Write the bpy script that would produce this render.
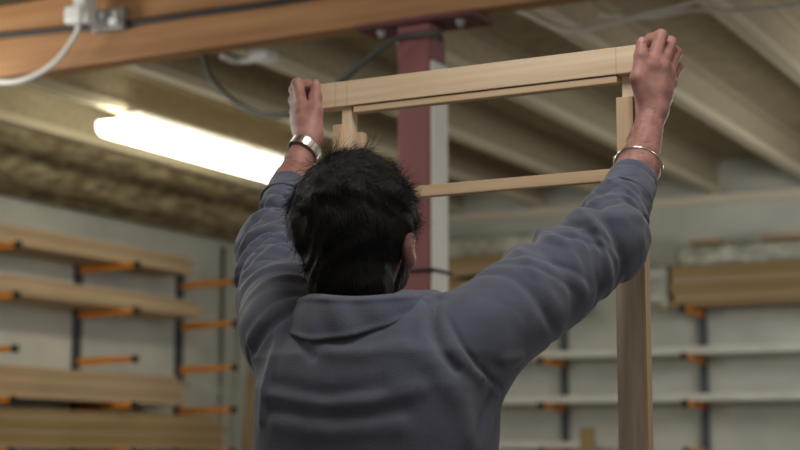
import bpy, bmesh, math, random
import numpy as np
from mathutils import Vector, Matrix, noise as mnoise
random.seed(7); rng = np.random.default_rng(11)
for o in list(bpy.data.objects): bpy.data.objects.remove(o)
scene = bpy.context.scene
COL = scene.collection
PI = math.pi

# ------------------------------------------------------------------ camera
FPX = 1600.0; PITCH = math.atan(230/FPX); YAW = math.radians(28)
CAM = np.array([0, 0, 1.22])
cR = np.array([math.cos(YAW), math.sin(YAW), 0]); cF = np.array([-math.sin(YAW), math.cos(YAW), 0]); cZ = np.array([0, 0, 1.])
cV = cF*math.cos(PITCH) + cZ*math.sin(PITCH); cU = -cF*math.sin(PITCH) + cZ*math.cos(PITCH)
def ray(x, y): return cV + (x-400)/FPX*cR + (225-y)/FPX*cU
def P(x, y, d):                      # point at horizontal distance d along the view
    r = ray(x, y); return CAM + r*d/(r@cF)
def PL(x, y, ax, v):                 # point on an axis plane of the room
    r = ray(x, y); return CAM + r*(v-CAM[ax])/r[ax]
cam = bpy.data.cameras.new('camera'); cam_o = bpy.data.objects.new('camera', cam); COL.objects.link(cam_o)
cam_o.location = CAM; cam_o.rotation_euler = (PI/2 + PITCH, 0, YAW)
cam.sensor_width = 36; cam.lens = 36*FPX/800; cam.clip_start = .05
cam.dof.use_dof = True; cam.dof.focus_distance = 2.62; cam.dof.aperture_fstop = 4.2
scene.camera = cam_o

# ------------------------------------------------------------------ world, lamps, exposure
w = bpy.data.worlds.new('world'); scene.world = w; w.use_nodes = True
bg = w.node_tree.nodes['Background']; bg.inputs[0].default_value = (1.0, .985, .95, 1); bg.inputs[1].default_value = .22
WARM = (1.0, .985, .93)
def lamp(loc, power):                # unseen fill light added to brighten the man, beam and walls, shining all round
    l = bpy.data.lights.new('fill_light', 'POINT'); l.shadow_soft_size = .35; l.energy = power; l.color = WARM
    o = bpy.data.objects.new('fill_light', l); COL.objects.link(o); o.location = loc
lamp((-.75, 1.85, 2.85), 56)
lamp((1.8, 2.2, 2.7), 40)
lamp((-3.4, 2.6, 2.7), 30)
lamp((-1.0, -2.0, 2.7), 16)
lamp((-.6, 9.0, 2.4), 88)
lamp((-5.2, 4.0, 2.4), 90)
vs = scene.view_settings
vs.view_transform = 'Standard'; vs.look = 'None'; vs.gamma = 1; vs.use_curve_mapping = False; vs.exposure = 0.0

# ------------------------------------------------------------------ helpers
def srgb(r, g, b):
    c = [v/255 for v in (r, g, b)]
    return tuple(v/12.92 if v <= .04045 else ((v+.055)/1.055)**2.4 for v in c) + (1,)
def material(name, c1, c2=None, rough=.6, scale=(8, 8, 8), detail=4, bump=0, bump_scale=None, metal=0, sss=0, lo=.35, hi=.65, spec=.5, sheen=0):
    m = bpy.data.materials.new(name); m.use_nodes = True
    nt = m.node_tree; N = nt.nodes; L = nt.links; b = N['Principled BSDF']
    b.inputs['Roughness'].default_value = rough; b.inputs['Metallic'].default_value = metal
    b.inputs['Specular IOR Level'].default_value = spec
    if sheen: b.inputs['Sheen Weight'].default_value = sheen; b.inputs['Sheen Roughness'].default_value = .5
    if sss:
        b.inputs['Subsurface Weight'].default_value = sss; b.inputs['Subsurface Radius'].default_value = (.012, .005, .003); b.inputs['Subsurface Scale'].default_value = 1
    tc = N.new('ShaderNodeTexCoord'); mp = N.new('ShaderNodeMapping'); mp.inputs['Scale'].default_value = scale
    L.new(tc.outputs['Object'], mp.inputs['Vector'])
    nz = N.new('ShaderNodeTexNoise'); nz.inputs['Scale'].default_value = 1; nz.inputs['Detail'].default_value = detail
    L.new(mp.outputs[0], nz.inputs['Vector'])
    rp = N.new('ShaderNodeValToRGB'); rp.color_ramp.elements[0].position = lo; rp.color_ramp.elements[1].position = hi
    rp.color_ramp.elements[0].color = c1; rp.color_ramp.elements[1].color = c2 or c1
    L.new(nz.outputs['Fac'], rp.inputs[0]); L.new(rp.outputs[0], b.inputs['Base Color'])
    if bump:
        bm_ = N.new('ShaderNodeBump'); bm_.inputs['Strength'].default_value = bump; bm_.inputs['Distance'].default_value = .004
        if bump_scale:
            mp2 = N.new('ShaderNodeMapping'); mp2.inputs['Scale'].default_value = bump_scale; L.new(tc.outputs['Object'], mp2.inputs['Vector'])
            n2 = N.new('ShaderNodeTexNoise'); n2.inputs['Scale'].default_value = 1; n2.inputs['Detail'].default_value = 3; L.new(mp2.outputs[0], n2.inputs['Vector']); L.new(n2.outputs['Fac'], bm_.inputs['Height'])
        else: L.new(nz.outputs['Fac'], bm_.inputs['Height'])
        L.new(bm_.outputs[0], b.inputs['Normal'])
    return m
def wood(name, c1, c2, gx=1.5, gy=45, rough=.6):
    return material(name, c1, c2, rough, (gx, gy, gy), 5, .15)
M = {}
M['pine'] = wood('pine', srgb(206, 180, 150), srgb(228, 206, 180))
M['pine_strip'] = wood('pine_strip', srgb(186, 156, 122), srgb(208, 180, 148))
M['post_wood'] = material('post_wood', srgb(180, 160, 142), srgb(206, 188, 170), .75, (4, 55, 55), 6, .2)
M['rack_wood'] = wood('rack_wood', srgb(178, 152, 120), srgb(204, 180, 148), 1, 30)
M['rack_wood2'] = wood('rack_wood2', srgb(164, 138, 108), srgb(190, 164, 134), 1, 30)
M['olive_wood'] = wood('olive_wood', srgb(142, 118, 76), srgb(172, 146, 100), 1, 30)
M['beam'] = wood('beam', srgb(142, 99, 60), srgb(168, 124, 82), 1.2, 16)
M['flange'] = wood('flange', srgb(192, 182, 158), srgb(208, 198, 174), 1, 30)
M['plate'] = wood('plate', srgb(222, 216, 198), srgb(234, 228, 212), 1, 30)
M['web'] = material('web', srgb(160, 148, 124), srgb(176, 164, 140), .85, (30, 30, 30))
M['deck'] = material('deck', srgb(160, 148, 124), srgb(176, 164, 140), .9, (12, 12, 12))
M['wall'] = material('wall', srgb(198, 199, 192), srgb(216, 217, 210), .9, (2, 2, 2), 5, .2, (60, 60, 60))
M['floor'] = material('floor', srgb(120, 116, 108), srgb(140, 136, 126), .8, (3, 3, 3), 6)
M['red'] = material('red_paint', srgb(122, 68, 70), srgb(136, 78, 80), .55, (6, 6, 2))
M['darkred'] = material('dark_red_paint', srgb(84, 38, 40), srgb(104, 48, 50), .6, (10, 10, 10))
M['white'] = material('white_paint', srgb(214, 214, 208), srgb(226, 226, 220), .5, (6, 6, 6))
M['dirtywhite'] = material('white_painted_steel', srgb(226, 225, 220), srgb(238, 237, 232), .55, (6, 6, 3))
M['plastic'] = material('white_plastic', srgb(222, 222, 222), None, .35)
M['grey_metal'] = material('grey_metal', srgb(140, 140, 138), srgb(160, 160, 158), .45, (20, 20, 20), metal=.6)
M['steel'] = material('polished_steel', (.72, .71, .70, 1), None, .22, metal=1)
M['dial'] = material('dial', srgb(30, 32, 40), None, .3)
M['upright'] = material('upright_steel', srgb(64, 70, 78), srgb(78, 84, 92), .5, (10, 10, 10), metal=.2)
M['orange'] = material('orange_powder_coat', srgb(222, 138, 42), srgb(232, 148, 52), .5, (10, 10, 10))
M['black'] = material('black_rubber', srgb(24, 24, 25), srgb(32, 32, 33), .55, (20, 20, 20))
M['grey_cable'] = material('grey_cable', srgb(70, 72, 68), None, .5)
M['white_cable'] = material('white_cable', srgb(226, 225, 220), None, .5)
M['foam'] = material('rough_foam', srgb(124, 108, 82), srgb(190, 176, 140), .95, (12, 6, 15), 8, .8, (30, 30, 30), lo=.40, hi=.66)
M['wrap'] = material('plastic_wrap', srgb(150, 150, 136), srgb(196, 196, 184), .25, (9, 20, 14), 5, .6)
M['skin'] = material('skin', srgb(142, 99, 92), srgb(168, 122, 113), .5, (38, 38, 38), 5, .12, (260, 260, 260), sss=.06, spec=.35)
M['hair'] = material('black_hair', srgb(13, 12, 12), srgb(22, 20, 19), .65, (60, 60, 60), 4, .9, (420, 420, 60), spec=.22)
M['beard'] = material('beard', srgb(14, 12, 11), srgb(26, 22, 20), .7, (150, 150, 150), 4, .6)
M['shirt'] = material('sweatshirt_fleece', srgb(80, 83, 99), srgb(89, 92, 109), .92, (14, 14, 14), 5, .22, (420, 420, 420), spec=.15, sheen=.25)
M['rib'] = material('sweatshirt_rib', srgb(78, 81, 97), srgb(87, 90, 107), .92, (14, 14, 14), 5, .25, (420, 420, 420), spec=.15, sheen=.25)
M['denim'] = material('denim', srgb(44, 48, 60), srgb(56, 60, 74), .9, (200, 200, 200))
M['shoe'] = material('shoe_leather', srgb(36, 30, 26), None, .6)
M['eye'] = material('eye', srgb(230, 228, 222), None, .2)
M['pencil'] = material('pencil_graphite', srgb(140, 120, 96), None, .8)
em = bpy.data.materials.new('lamp_diffuser'); em.use_nodes = True
eb = em.node_tree.nodes['Principled BSDF']; eb.inputs['Base Color'].default_value = (.9, .9, .85, 1)
eb.inputs['Emission Color'].default_value = (1, .95, .74, 1); eb.inputs['Emission Strength'].default_value = 10.0
M['diffuser'] = em

def link(name, me, parent=None, mat=None):
    o = bpy.data.objects.new(name, me); COL.objects.link(o)
    if mat is not None: me.materials.append(M[mat] if isinstance(mat, str) else mat)
    if parent is not None: o.parent = parent
    return o
def tag(o, label=None, cat=None, group=None, kind=None):
    if label: o['label'] = label
    if cat: o['category'] = cat
    if group: o['group'] = group
    if kind: o['kind'] = kind
    return o
def empty(name, loc=(0, 0, 0), rz=0):
    o = bpy.data.objects.new(name, None); COL.objects.link(o); o.location = loc; o.rotation_euler = (0, 0, rz); o.empty_display_size = .05; return o
def bm_box(bm, lo, hi, mat=None):
    v = [bm.verts.new((x, y, z)) for x in (lo[0], hi[0]) for y in (lo[1], hi[1]) for z in (lo[2], hi[2])]
    for f in ((0, 1, 3, 2), (4, 6, 7, 5), (0, 4, 5, 1), (2, 3, 7, 6), (0, 2, 6, 4), (1, 5, 7, 3)): bm.faces.new([v[i] for i in f])
    if mat is not None:
        for q in v: q.co = mat @ q.co
def finish(bm, name, smooth=False, bevel=0):
    if bevel: bmesh.ops.bevel(bm, geom=bm.edges[:], offset=bevel, segments=2, affect='EDGES', profile=.6)
    bmesh.ops.recalc_face_normals(bm, faces=bm.faces)
    me = bpy.data.meshes.new(name); bm.to_mesh(me); bm.free()
    if smooth: me.shade_smooth()
    return me
def box(name, lo, hi, mat, parent=None, bevel=.002, kind=None):   # axis-aligned box with its origin at its centre
    lo, hi = np.array(lo, float), np.array(hi, float); c = (lo+hi)/2
    bm = bmesh.new(); bm_box(bm, lo-c, hi-c); o = link(name, finish(bm, name, False, bevel), parent, mat)
    o.location = Vector(c) - (parent.matrix_basis.translation if parent is not None else Vector())
    if kind: o['kind'] = kind
    return o
def board(name, p0, p1, wid, thk, mat, parent=None, bevel=.0015, up=(0, 0, 1)):   # local X runs along the board (its grain)
    p0, p1 = Vector(p0), Vector(p1); L = (p1-p0).length; X = (p1-p0)/L; Y = Vector(up).cross(X).normalized(); Zv = X.cross(Y)
    bm = bmesh.new(); bm_box(bm, (-L/2, -wid/2, -thk/2), (L/2, wid/2, thk/2))
    o = link(name, finish(bm, name, False, bevel), parent, mat)
    mw = Matrix((X, Y, Zv)).transposed().to_4x4(); mw.translation = (p0+p1)/2
    if parent is not None: mw = parent.matrix_basis.inverted() @ mw
    o.matrix_basis = mw; return o
def spline(pts, n=8):
    pts = [np.array(p, float) for p in pts]; out = []
    for i in range(len(pts)-1):
        a, b, c, d = pts[max(i-1, 0)], pts[i], pts[i+1], pts[min(i+2, len(pts)-1)]
        for k in range(n):
            t = k/n; out.append(.5*(2*b + (c-a)*t + (2*a-5*b+4*c-d)*t*t + (3*b-a-3*c+d)*t**3))
    out.append(pts[-1]); return out
def tube_into(bm, pts, r, seg=10, closed=False):
    pts = [Vector(p) for p in pts]; n = len(pts); rings = []; ref = None
    for i, p in enumerate(pts):
        t = (pts[(i+1) % n] - pts[i-1]) if closed else (pts[min(i+1, n-1)] - pts[max(i-1, 0)])
        t.normalize()
        if ref is None: ref = t.orthogonal().normalized()
        ref = (ref - t*ref.dot(t)).normalized(); b = t.cross(ref)
        rr = r[i] if hasattr(r, '__len__') else r
        rings.append([bm.verts.new(p + (ref*math.cos(a) + b*math.sin(a))*rr) for a in [2*PI*k/seg for k in range(seg)]])
    for i in range(n if closed else n-1):
        A, B = rings[i], rings[(i+1) % n]
        if closed and i == n-1:
            sh = min(range(seg), key=lambda s: (A[0].co-B[s].co).length); B = B[sh:]+B[:sh]
        for k in range(seg): bm.faces.new((A[k], A[(k+1) % seg], B[(k+1) % seg], B[k]))
    if not closed: bm.faces.new(rings[0][::-1]); bm.faces.new(rings[-1])
def tube(name, pts, r, mat, parent=None, seg=10, closed=False):
    bm = bmesh.new(); tube_into(bm, pts, r, seg, closed); return link(name, finish(bm, name, True), parent, mat)
def cyl_into(bm, a, b, r, seg=20): tube_into(bm, [a, b], r, seg)

# ------------------------------------------------------------------ the setting
LX, BY, JZ = -7.4, 11.15, 3.08
box('floor', (LX-.2, -3.5, -.1), (4.5, BY+.2, 0), 'floor', bevel=0, kind='structure')
box('ceiling', (LX-.2, -3.5, JZ+.26), (4.5, BY+.2, JZ+.30), 'deck', bevel=0, kind='structure')
def block_wall(name, lo, hi):
    o = box(name, lo, hi, 'wall', bevel=0, kind='structure'); return o
block_wall('wall_left', (LX-.2, -3.5, 0), (LX, BY+.2, JZ+.26))
block_wall('wall_back', (LX, BY, 0), (4.5, BY+.2, JZ+.26))
t = board('trim_1', (LX, BY-.03, JZ-.035), (4.5, BY-.03, JZ-.035), .06, .07, 'plate'); t['kind'] = 'structure'

# timber I-joists
where = {-1: 'ceiling joist nearest the right side of the picture', 0: 'ceiling joist above and right of the raised right fist', 1: 'ceiling joist passing behind the raised right fist', 2: 'ceiling joist seen through the held frame, right of the red column, higher one',
         3: 'ceiling joist seen through the held frame just right of the column, lower one', 4: 'ceiling joist with the white junction box, left of the column', 5: 'ceiling joist directly beside the glowing lamp', 6: 'ceiling joist along the rough brown insulation'}
JX = [-1.9, -2.60, -3.33, -4.08, -4.70, -5.38, -6.12]
def joist(x, i):
    e = empty('ceiling_joist', (x, 4.0, JZ)); tag(e, 'pale timber ' + where[i], 'joist', 'joists under the ceiling deck')
    board('bottom_flange', (x, -3.2, JZ+.0225), (x, BY-.005, JZ+.0225), .072, .045, 'flange', e)
    board('web', (x, -3.2, JZ+.13), (x, BY-.005, JZ+.13), .012, .18, 'web', e, 0)
    board('top_flange', (x, -3.2, JZ+.24), (x, BY-.005, JZ+.24), .058, .04, 'web', e)
for i, x in enumerate(JX): joist(x, i)
joist(-1.18, -1)

# ------------------------------------------------------------------ beam, column
bz = 2.772
b = board('ceiling_beam', (LX+.002, 5.0, bz+.154), (2.6, 5.0, bz+.154), .10, .306, 'beam', bevel=.006)
tag(b, 'long orange-brown timber beam crossing the top left, resting on the red column', 'beam')
col = empty('steel_column', (-2.574, 5.02, 0))
tag(col, 'tall dark red steel column with a white right side under the timber beam', 'column')
def part(name, lo, hi, mat, parent, bevel=.002): return box(name, lo, hi, mat, parent, bevel)
part('shaft', (-2.645, 4.955, 0), (-2.515, 5.085, bz-.02), 'red', col, .008)
wp = part('side_panel', (-2.5145, 4.96, 0), (-2.505, 5.08, bz-.16), 'dirtywhite', col, .003); wp['label'] = 'white painted side of the column'
p0, p1 = PL(368, 30, 2, bz), PL(484, 14, 2, bz)
part('head_plate', (-2.81, 4.93, bz-.018), (-2.33, 5.11, bz-.001), 'darkred', col)
part('foot_plate', (-2.70, 4.90, 0), (-2.46, 5.14, .018), 'darkred', col)
for x in (-2.73, -2.41):
    bm = bmesh.new(); cyl_into(bm, (x, 4.99, bz-.034), (x, 4.99, bz-.018), .016, 6); cyl_into(bm, (x, 4.99, bz-.044), (x, 4.99, bz-.03), .009, 10)
    o = link('bolt', finish(bm, 'bolt'), col, 'grey_metal'); o.location = -Vector(col.location)
tie = tube('cable_tie', [(-2.655, 4.946, 1.86), (-2.500, 4.946, 1.86), (-2.500, 5.094, 1.86), (-2.655, 5.094, 1.86)], .006, 'black', col, 8, True)
tie.location = -Vector(col.location)

# ------------------------------------------------------------------ services on and around the beam
yf = 4.935
tag(tube('power_cable', spline([PL(-30, 39, 1, yf), PL(0, 36, 1, yf), PL(70, 29, 1, yf), PL(130, 23, 1, yf), PL(200, 13, 1, yf), PL(260, 5, 1, yf), PL(310, -3, 1, yf), PL(420, -22, 1, yf)]), .0125, 'black'),
    'thick black cable clipped along the face of the timber beam', 'cable')
yc = 4.90
tag(tube('flexible_conduit', spline([PL(199, 44, 1, 5.06), PL(203, 56, 1, 5.03), PL(212, 80, 1, 5.0), PL(235, 102, 1, 4.96), PL(262, 114, 1, 4.93), PL(290, 115, 1, yc), PL(316, 101, 1, yc), PL(345, 78, 1, yc), PL(375, 53, 1, yc), PL(398, 38, 1, 4.925), PL(415, 35, 1, 4.938), PL(436, 33, 1, 4.938), PL(441, 34, 1, 4.96), (-2.49, 5.0, 2.70)]), .0115, 'grey_cable'),
    'drooping dark grey cable looping from the beam to the red column', 'cable')
s0 = PL(113, 21, 1, yf)
so = empty('wall_socket', tuple(s0)); tag(so, 'grey metal double socket box fixed to the face of the timber beam', 'socket')
sx, sz = s0[0], s0[2]
part('back_box', (sx-.085, 4.905, sz-.045), (sx+.075, 4.950, sz+.045), 'grey_metal', so, .006)
part('face_plate', (sx-.082, 4.900, sz-.043), (sx+.072, 4.906, sz+.043), 'grey_metal', so, .002)
for dx in (-.03, .035): part('switch', (sx+dx-.009, 4.894, sz+.005), (sx+dx+.009, 4.902, sz+.03), 'plastic', so)
pl = part('pin_cover', (sx+.015, 4.885, sz-.03), (sx+.055, 4.902, sz+.0), 'plastic', so, .006)
s1 = PL(84, 12, 1, 4.86)
pg = empty('plug_adaptor', tuple(s1)); tag(pg, 'white plug and adaptor block pushed into the metal socket', 'plug')
ax_, az_ = s1[0], s1[2]
part('adaptor_block', (ax_-.025, 4.82, az_-.02), (ax_+.035, 4.898, az_+.16), 'plastic', pg, .01)
part('plug_body', (ax_-.055, 4.80, az_-.055), (ax_+.03, 4.86, az_+.015), 'plastic', pg, .014)
part('plug_cap', (ax_+.02, 4.815, az_-.055), (ax_+.055, 4.87, az_-.012), 'plastic', pg, .012)
tag(tube('white_flex', spline([PL(79, 26, 1, 4.84), PL(75, 36, 1, 4.84), PL(62, 55, 1, 4.83), PL(45, 70, 1, 4.82), PL(22, 80, 1, 4.80), PL(0, 82, 1, 4.79), PL(-35, 78, 1, 4.78)]), .0105, 'white_cable'),
    'white flex hanging from the plug and curving off to the left', 'cable')
yj = 5.9
tag(tube('white_flex', spline([PL(505, 6, 1, yj), PL(528, 14, 1, yj), PL(548, 24, 1, yj), PL(574, 31, 1, yj), PL(606, 25, 1, yj), PL(640, 15, 1, yj), PL(672, 8, 1, yj), PL(710, -3, 1, yj), PL(740, -14, 1, yj)]), .0115, 'white_cable'),
    'white cable sagging above the held frame, lower of the two', 'cable', 'white cables under the joists')
tag(tube('white_flex', spline([PL(600, 15, 1, 6.2), PL(650, 17, 1, 6.2), PL(690, 10, 1, 6.2), PL(730, 11, 1, 6.2), PL(775, 8, 1, 6.2), PL(815, 0, 1, 6.2), PL(850, -12, 1, 6.2)]), .009, 'white_cable'),
    'thin white cable running off to the top right corner', 'cable', 'white cables under the joists')
j0 = PL(264, 57, 2, JZ-.025)
jb = empty('junction_box', tuple(j0)); tag(jb, 'white junction box with a short conduit under a joist, left of the column', 'junction box')
part('box', (j0[0]-.05, j0[1]-.05, JZ-.045), (j0[0]+.05, j0[1]+.05, JZ-.003), 'plastic', jb, .01)
cd = tube('conduit', spline([PL(222, 56, 2, JZ-.02), PL(235, 61, 2, JZ-.02), PL(254, 60, 2, JZ-.02)]), .014, 'plastic', jb); cd.location = -Vector(jb.location)

# ------------------------------------------------------------------ fluorescent lamp
fx, fy0, fy1, fz = -5.33, 6.74, 9.0, 2.93
fl = empty('fluorescent_lamp', (fx, (fy0+fy1)/2, fz)); tag(fl, 'long glowing fluorescent ceiling lamp at the left, switched on', 'lamp')
part('batten', (fx-.07, fy0+.12, fz+.085), (fx+.09, fy1, fz+.14), 'white', fl, .004)
n3 = [fy0+.012, 7.55, 8.03, fy1-.012]
for a, c in zip(n3[:-1], n3[1:]):
    bm = bmesh.new(); rings = []
    prof = [(-.13, .085)] + [(.13*math.cos(PI+PI*k/10), .05-.068*math.sin(PI*k/10)) for k in range(11)] + [(.13, .085)]
    for yy in (a+.008, c-.008): rings.append([bm.verts.new((q[0], yy, q[1])) for q in prof])
    for k in range(len(prof)-1): bm.faces.new((rings[0][k], rings[0][k+1], rings[1][k+1], rings[1][k]))
    bm.faces.new(rings[0]); bm.faces.new(rings[1][::-1]); bm.faces.new((rings[0][0], rings[1][0], rings[1][-1], rings[0][-1]))
    o = link('diffuser', finish(bm, 'diffuser', True), fl, 'diffuser'); o.location = Vector((fx, 0, fz)) - fl.location
for yy in (7.545, 8.025): part('joint_clip', (fx-.115, yy, fz-.002), (fx+.115, yy+.012, fz+.09), 'white', fl)
part('mounting_bracket', (fx-.03, 7.0, fz+.13), (fx+.03, 7.06, JZ), 'grey_metal', fl); part('mounting_bracket', (fx-.03, 8.6, fz+.13), (fx+.03, 8.66, JZ), 'grey_metal', fl)

# ------------------------------------------------------------------ rough insulation along the left wall
prof = [(-6.13, 3.32), (-6.16, 3.14), (-6.26, 3.06), (-6.42, 3.03), (-6.54, 3.08), (-6.62, 3.14), (-6.72, 3.06), (-6.86, 2.97), (-7.02, 2.95), (-7.14, 2.99), (-7.24, 2.95), (-7.39, 2.96)]
pf = spline([(a, 0, c) for a, c in prof], 5); ny = 170
verts = []; faces = []
for j in range(ny):
    y = 5.08 + (BY-5.1)*j/(ny-1)
    for k, q in enumerate(pf):
        v = Vector((q[0], y, q[2])); amp = math.sin(PI*min(1, k/8))*math.sin(PI*min(1, (len(pf)-1-k)/6)*.5)
        n = mnoise.fractal(v*3.2, 1.0, 2.0, 4)*.11 + mnoise.noise(Vector((q[0]*2, y*1.1, 4)))*.05
        verts.append((min(max(q[0]+n*.5*amp, LX+.004), -6.13), y, min(q[2]-abs(n)*amp*.9-.0*n, JZ+.255)))
m_ = len(pf)
for j in range(ny-1):
    for k in range(m_-1): faces.append((j*m_+k, j*m_+k+1, (j+1)*m_+k+1, (j+1)*m_+k))
me = bpy.data.meshes.new('wall_insulation'); me.from_pydata(verts, [], faces); me.shade_smooth()
o = link('wall_insulation', me, None, 'foam'); tag(o, 'rough brown lumpy insulation bulging along the top of the left wall', 'insulation')
so_ = o.modifiers.new('thick', 'SOLIDIFY'); so_.thickness = .01

# ------------------------------------------------------------------ racks
def rack_upright(name, base, arm_dir, arm_zs, label, group, height):
    e = empty(name, base); tag(e, label, 'rack', group)
    bx_, by_ = base[0], base[1]; d = np.array(arm_dir)
    if abs(d[0]): lo, hi = (bx_, by_-.025, 0), (bx_+d[0]*.05, by_+.025, height)
    else: lo, hi = (bx_-.025, by_-.05, 0), (bx_+.025, by_, height)
    post = part('upright', lo, hi, 'upright', e, .003)
    for z in arm_zs:
        a0 = np.array([bx_, by_, z]) + d*.05; a1 = a0 + d*(.48 if abs(d[0]) else .41)
        bm = bmesh.new(); s = np.array([d[1], d[0], 0])*.017
        A = [a0+s+[0, 0, 0], a0-s, a1-s, a1+s]; low = [-.055, -.055, -.038, -.038]
        va = [bm.verts.new(p) for p in A]; vb = [bm.verts.new(p+np.array([0, 0, l])) for p, l in zip(A, low)]
        bm.faces.new(va); bm.faces.new(vb[::-1])
        for k in range(4): bm.faces.new((va[k], vb[k], vb[(k+1) % 4], va[(k+1) % 4]))
        ar = link('arm', finish(bm, 'arm', False, .004), e, 'orange'); ar.location = -Vector(base)
        c0 = a1 - np.abs(s)*1.25; c1 = a1 + d*.035 + np.abs(s)*1.25
        lo = np.minimum(c0, c1) + np.array([0, 0, -.045]); hi = np.maximum(c0, c1) + np.array([0, 0, .006]); c = (lo+hi)/2
        bm = bmesh.new(); bm_box(bm, lo-c, hi-c); cp = link('end_cap', finish(bm, 'cap', False, .005), ar, 'black'); cp.location = Vector(c)
    return e
ZL = [2.556, 2.236, 1.900, 1.580, 1.262, .93, .6]
for yy, lab in ((7.74, 'orange-armed rack upright on the left wall at the picture edge'), (8.97, 'orange-armed rack upright in the middle of the left wall'), (10.20, 'orange-armed rack upright on the left wall nearest the corner')):
    rack_upright('rack_upright', (LX, yy, 0), (1, 0, 0), ZL, lab, 'rack uprights on the left wall', 2.62)
ZR = [2.245, 1.915, 1.590, 1.265, .93, .6]
for xx, lab in ((-5.60, 'orange-armed rack upright on the back wall behind the man'), (-4.53, 'orange-armed rack upright on the back wall between the raised arm and the held post'), (-3.46, 'orange-armed rack upright on the back wall right of the held post'), (-2.38, 'orange-armed rack upright on the back wall beyond the right picture edge')):
    rack_upright('rack_upright', (xx, BY, 0), (0, -1, 0), ZR, lab, 'rack uprights on the back wall', 2.30)
# timber lying on the left rack
ORD = ['bottom', 'second', 'third', 'fourth', 'fifth', 'sixth', 'seventh', 'eighth', 'ninth']
def stack_left(z0, layers, thk, yend, tier, mats, cols=2):
    for k in range(layers):
        for c in range(cols):
            x = -7.335 + (c+.5)*.37/cols + random.uniform(-.006, .006); wd = .37/cols-.008
            ye = yend - random.uniform(0, .12) - (0.0 if k < layers-1 else .08); z = z0 + (k+.5)*thk
            lay = ('top' if k == layers-1 else ORD[k]) + ' layer'
            o = board('timber_board', (x, 6.3, z), (x, ye, z), wd, thk-.002, mats[(k*cols+c) % len(mats)])
            tag(o, f'pale board on the {tier} of the left rack, {lay}, ' + ('room side' if c == cols-1 else 'wall side'), 'timber', f'boards on the {tier} of the left rack')
y1 = PL(196, 272, 0, -6.97)[1]; stack_left(ZL[0]+.002, 4, .032, y1, 'top tier', ['rack_wood', 'rack_wood', 'rack_wood2'])
y2 = PL(206, 316, 0, -6.97)[1]; stack_left(ZL[1]+.002, 4, .031, y2, 'second tier', ['rack_wood', 'rack_wood2', 'rack_wood'])
y4 = PL(190, 402, 0, -6.97)[1]; stack_left(ZL[3]+.002, 6, .034, y4, 'fourth tier', ['rack_wood2', 'rack_wood', 'rack_wood2'])
y5 = PL(229, 435, 0, -6.97)[1]; stack_left(ZL[4]+.002, 8, .031, y5, 'fifth tier', ['olive_wood', 'rack_wood2', 'olive_wood'])
# boards leaning in the corner
for k, (x, hgt) in enumerate(((-7.15, 2.42), (-7.025, 2.36))):
    o = board('leaning_board', (x, 10.75, .002), (x, 10.97, hgt), .115, .03, 'rack_wood2', up=(0, 1, 0)); tag(o, 'upright timber board leaning in the room corner, ' + ('left one' if k == 0 else 'right one'), 'timber', 'boards leaning in the corner')
# grey upright pipe in the corner
tag(tube('wall_pipe', [(-7.365, 10.78, 0), (-7.365, 10.78, 2.9)], .018, 'grey_metal'), 'slim grey pipe standing on the left wall just before the far corner', 'pipe')

# stock on the back rack
def stock(name, lo, hi, mat, label, cat, group=None, axis=0):
    lo, hi = np.array(lo), np.array(hi); c = (lo+hi)/2
    o = board(name, (lo[0], c[1], c[2]), (hi[0], c[1], c[2]), hi[1]-lo[1], hi[2]-lo[2], mat, bevel=.002); tag(o, label, cat, group); return o
for k, z in enumerate((ZR[1], ZR[2], ZR[3])):
    nm = ('second tier', 'third tier', 'fourth tier')[k]
    for c in range(2):
        y = BY-.13-.17*c
        stock('white_board', (-6.4+.3*c, y-.07, z+.002), ((-1.2, -1.0, -4.1)[k]-.1*c, y+.07, z+.052), 'white', f'long white painted board on the {nm} of the back rack, ' + ('wall side' if c == 0 else 'room side'), 'board', f'white boards on the back rack, {nm}')
yb0, yb1 = 10.72, 11.08
zt = ZR[0]+.002; xr = PL(668, 285, 1, yb0)[0]
for k in range(7):
    for c in range(2):
        y0 = yb0 + c*.18
        stock('timber_board', (xr+random.uniform(0, .05), y0, zt+k*.040), (-.9-random.uniform(0, .1), y0+.172, zt+k*.040+.038), ('olive_wood', 'rack_wood2', 'olive_wood')[(k+c) % 3],
              f'olive-brown board on the back rack right of the post, {"top" if k == 6 else ORD[k]} layer, ' + ('room side' if c == 0 else 'wall side'), 'timber', 'boards on the right of the back rack')
xl0, xl1 = -6.3, -4.35
zz = zt
for k, (h_, mt) in enumerate(((.09, 'olive_wood'), (.09, 'rack_wood2'), (.09, 'olive_wood'))):
    stock('timber_board', (xl0, yb0+.02, zz), (xl1-.05*k, yb1, zz+h_-.003), mt, f'thick olive-brown plank on the back rack left of the raised arm, {ORD[k]} layer', 'timber', 'planks on the left of the back rack'); zz += h_
for x in (-6.0, -5.3, -4.7): stock('spacer_block', (x-.04, yb0+.06, zz), (x+.04, yb1, zz+.035), 'olive_wood', 'small dark spacer block between planks on the back rack, ' + {-6.0: 'left one', -5.3: 'middle one', -4.7: 'right one'}[x], 'spacer', 'spacer blocks on the back rack')
zz += .035
for k in range(2): stock('timber_board', (xl0, yb0+.02, zz), (xl1-.1*k, yb1, zz+.068), ('rack_wood2', 'olive_wood')[k], 'plank above the spacer blocks on the back rack, ' + ('lower one' if k == 0 else 'upper one'), 'timber', 'planks on the left of the back rack'); zz += .07
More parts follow.
